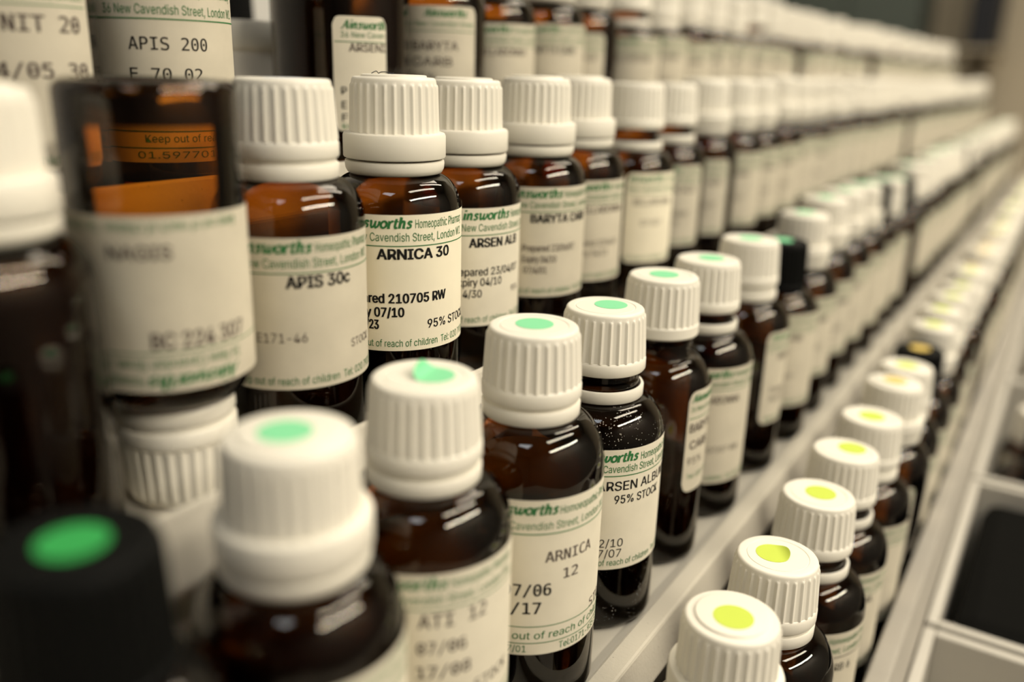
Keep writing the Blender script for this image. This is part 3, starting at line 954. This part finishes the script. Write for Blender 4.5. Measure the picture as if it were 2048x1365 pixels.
tail('C', 450, 1450, 45, ZC, 17.2, 67.5, 11, 35.6, GB, ['dotyellow', 'dotyellow', 'dotyellow', 'dotorange'], 0.0, 'lowest row past its black cap', 'far blurred amber bottle with white cap in the lowest row',
     '', ('lowest row beyond the black cap', 'far bottles of the lowest row', ''), 'NNW')
tail('T', 392, 1450, 190, ZT, 16.4, 55.6, 6.0, 34.2, GA, None, 0.0, 'top step past its dark slot', 'far blurred amber bottle with white cap on the top step', '',
     ('top step beyond the dark slot', 'far bottles of the top step', ''), 'NNN')

# ------------------------------------------------------------------ tub and bottle behind the top step
tb = empty('plastic_tub', W(212, 251, ZT))
thing(tb, 'plain white plastic tub standing behind the APIS 200 bottle', 'tub')
link('tub_body', lathe('tub_body', [(0.01, 0), (20.5, 0), (21.3, .8), (21.3, 38), (0.01, 38)], 72), [M['tub']], tb)
link('lid', lathe('lid', [(0.01, 37.5), (22, 37.5), (22.3, 38), (22.3, 45), (21.6, 46.2), (0.01, 46.6)], 72), [M['cap']], tb)
bottle(254, 302, ZT, 'dark bottle with black cap blurred behind the white tub', R=12.5, hs=44, sh=8, cap='K', capm='capblack', ringed=False, fill=38)

# loose fibre on the ARNICA 30 cap
fx, fy, fz = 165.6, 143.6, ZA + 57.9 + 22.95 + .06
of = W(fx, fy, fz)
fv, ff = [], []
NP = 40
for i in range(NP + 1):
    t = i / NP
    px = -2.6 + 5.0 * t + .5 * math.sin(9 * t)
    py = .7 * math.sin(6.5 * t) - .4
    pz = .14 + .55 * abs(math.sin(7.5 * t)) * (1 - .5 * t)
    for k in range(5):
        a = 2 * math.pi * k / 5
        fv.append(((px * .77 + py * .3) * S, (-px * .64 + py) * S + .11 * S * math.cos(a), (pz + .11 * math.sin(a)) * S))
    if i < NP:
        for k in range(5):
            ff.append((5 * i + k, 5 * i + (k + 1) % 5, 5 * i + 5 + (k + 1) % 5, 5 * i + 5 + k))
fb = link('loose_thread', mesh_from('loose_thread', fv, ff), [M['navy']], None, of)
thing(fb, 'tiny dark thread curled on top of the ARNICA 30 cap', 'thread')

# ------------------------------------------------------------------ trays along the counter in front
TRY0, TRY1, TRZ = -118.0, 16.3, -190.0
def tray(x0, x1, label):
    o = W((x0 + x1) / 2, (TRY0 + TRY1) / 2, ZK)
    bm = bmesh.new()
    z0, w = ZK, 4.0
    box_bm(bm, x0, x1, TRY0, TRY1, z0, z0 + 4)
    box_bm(bm, x0, x1, TRY1 - w, TRY1, z0 + 4, TRZ, .7)
    box_bm(bm, x0, x1, TRY0, TRY0 + w, z0 + 4, TRZ, .7)
    box_bm(bm, x0, x0 + w, TRY0 + w, TRY1 - w, z0 + 4, TRZ, .7)
    box_bm(bm, x1 - w, x1, TRY0 + w, TRY1 - w, z0 + 4, TRZ, .7)
    bmesh.ops.translate(bm, verts=bm.verts, vec=-o)
    me = bpy.data.meshes.new('tray'); bm.to_mesh(me); bm.free()
    t = link('storage_tray', me, [M['tray']], None, o)
    thing(t, label, 'tray', 'white trays along the counter')
    return t
tray(148, 312, 'empty white tray in the lower right corner')
tray(315, 458.5, 'white tray holding a flat black box')
tray(461.5, 640, 'white tray of dark bottles beyond the black box')
tray(643, 830, 'white tray third along from the black box, blurred')
tray(833, 1020, 'white tray fourth along from the black box, blurred')
bb = box('document_box', M['blackbox'], 329, 451, -104, 8, ZK + 4.1, -195, 7, None, W(390, -49, ZK))
bb.location = W(390, -49, ZK)
thing(bb, 'flat black box lying in the white tray', 'box')
for (x, y, R, hs, cp, lb) in ((492, -14, 24, 63, 'K', 'large dark bottle with black cap in the tray just past the black box'),
                              (542, -14, 24, 62, 'K', 'large dark bottle with black cap, second along the tray past the black box'),
                              (588, -7, 17.2, 60, 'N', 'amber bottle with white cap at the far end of the tray of dark bottles'),
                              (492, -64, 24, 60, 'N', 'large dark bottle with white cap in the outer half of the tray'),
                              (542, -64, 24, 61, 'K', 'large dark bottle with black cap in the outer half of the tray'),
                              (608, -46, 17.2, 58, 'N', 'amber bottle with white cap in the outer half of the tray')):
    bottle(x, y, ZK + 4, lb, R=R, hs=hs, sh=13, cap=cp, capm='capblack' if cp == 'K' else 'cap', ringed=cp != 'K', lab=GB[1] if R < 20 else None, fill=50, turn=1.0, group='bottles in the tray')
for (x, y, cp) in ((668, -8, 'N'), (706, -10, 'W'), (744, -8, 'N'), (782, -10, 'N'), (858, -8, 'W'), (897, -9, 'N'), (936, -8, 'N')):
    bottle(x, y, ZK + 4, 'far blurred amber bottle with white cap in the trays', R=17.2, hs=58, sh=11, cap=cp, lab=GB[1], fill=48, turn=.6, group='far bottles in the trays')

# ------------------------------------------------------------------ far end of the room
cb = empty('steel_cabinet', W(2540, 640, ZF))
thing(cb, 'dark grey-green steel cabinet blurred against the far wall', 'cabinet')
o2 = W(2540, 640, ZF)
box('cabinet_body', M['teal'], 2480, 2690, 400, 756, ZF + 30, 620, 4, cb, o2)
box('cabinet_door', M['teal'], 2470, 2480, 405, 576, ZF + 40, 612, 2, cb, o2)
box('cabinet_door', M['teal'], 2470, 2480, 580, 751, ZF + 40, 612, 2, cb, o2)
for yy in (566, 588):
    box('handle', M['metal'], 2462, 2470, yy - 3, yy + 3, 0, 60, 1, cb, o2)
box('plinth', M['navy'], 2490, 2690, 410, 750, ZF, ZF + 30, 0, cb, o2)
ws = empty('wall_shelf', W(2600, 264, 62))
thing(ws, 'small beige shelf fixed to the far wall under a dark file', 'shelf')
o3 = W(2600, 264, 62)
box('shelf_plank', M['wallfar'], 2505, 2700, 222, 306, 62, 70, 1, ws, o3)
for yy in (236, 282):
    box('bracket', M['wallfar'], 2580, 2700, yy, yy + 8, 0, 62, 1, ws, o3)
bx = empty('box_file', W(2560, 262, 70))
o4 = W(2560, 262, 70)
thing(bx, 'dark navy upright file standing on the far wall shelf', 'file')
box('file_cover', M['navy'], 2515, 2690, 232, 296, 70, 390, 3, bx, o4)
box('spine_label', M['wall'], 2513.5, 2515, 246, 282, 290, 350, 0, bx, o4)

# ------------------------------------------------------------------ lamps
def tube_fixture(c, label, drop):
    x, y, z = c.x, c.y, c.z
    r = empty('strip_lamp', c)
    thing(r, label, 'lamp', 'fluorescent strip lamps')
    bm = bmesh.new()
    bmesh.ops.create_cube(bm, size=1)
    for v in bm.verts:
        v.co = Vector((v.co.x * 1.5, v.co.y * (.05 if v.co.z > 0 else .11), v.co.z * .05 + .03))
    me = bpy.data.meshes.new('housing'); bm.to_mesh(me); bm.free()
    link('housing', me, [M['metal']], r)
    link('tube', lathe('tube', [(0.01, -715), (13, -715), (13, 715), (0.01, 715)], 24), [M['lamp']], r, (0, 0, -.006), (0, math.pi / 2, 0))
    if drop:
        for sx in (-.55, .55):
            link('suspension_rod', lathe('suspension_rod', [(0.01, 0), (3, 0), (3, drop), (0.01, drop)], 12), [M['metal']], r, (sx, 0, .055))
tube_fixture(TUBE_A, 'pendant strip lamp over the aisle beside the shelves', 495)
tube_fixture(TUBE_B, 'strip lamp on the ceiling above the shelves', 0)
tube_fixture(TUBE_C, 'strip lamp on the ceiling near the far end', 0)
pn = empty('ceiling_panel', PANEL)
thing(pn, 'broad flat lamp panel on the ceiling above the bottles', 'lamp')
bm = bmesh.new(); bmesh.ops.create_cube(bm, size=1)
for v in bm.verts:
    v.co = Vector((v.co.x * 1.56, v.co.y * .61, v.co.z * .03 + .005))
me = bpy.data.meshes.new('housing'); bm.to_mesh(me); bm.free()
link('housing', me, [M['metal']], pn)
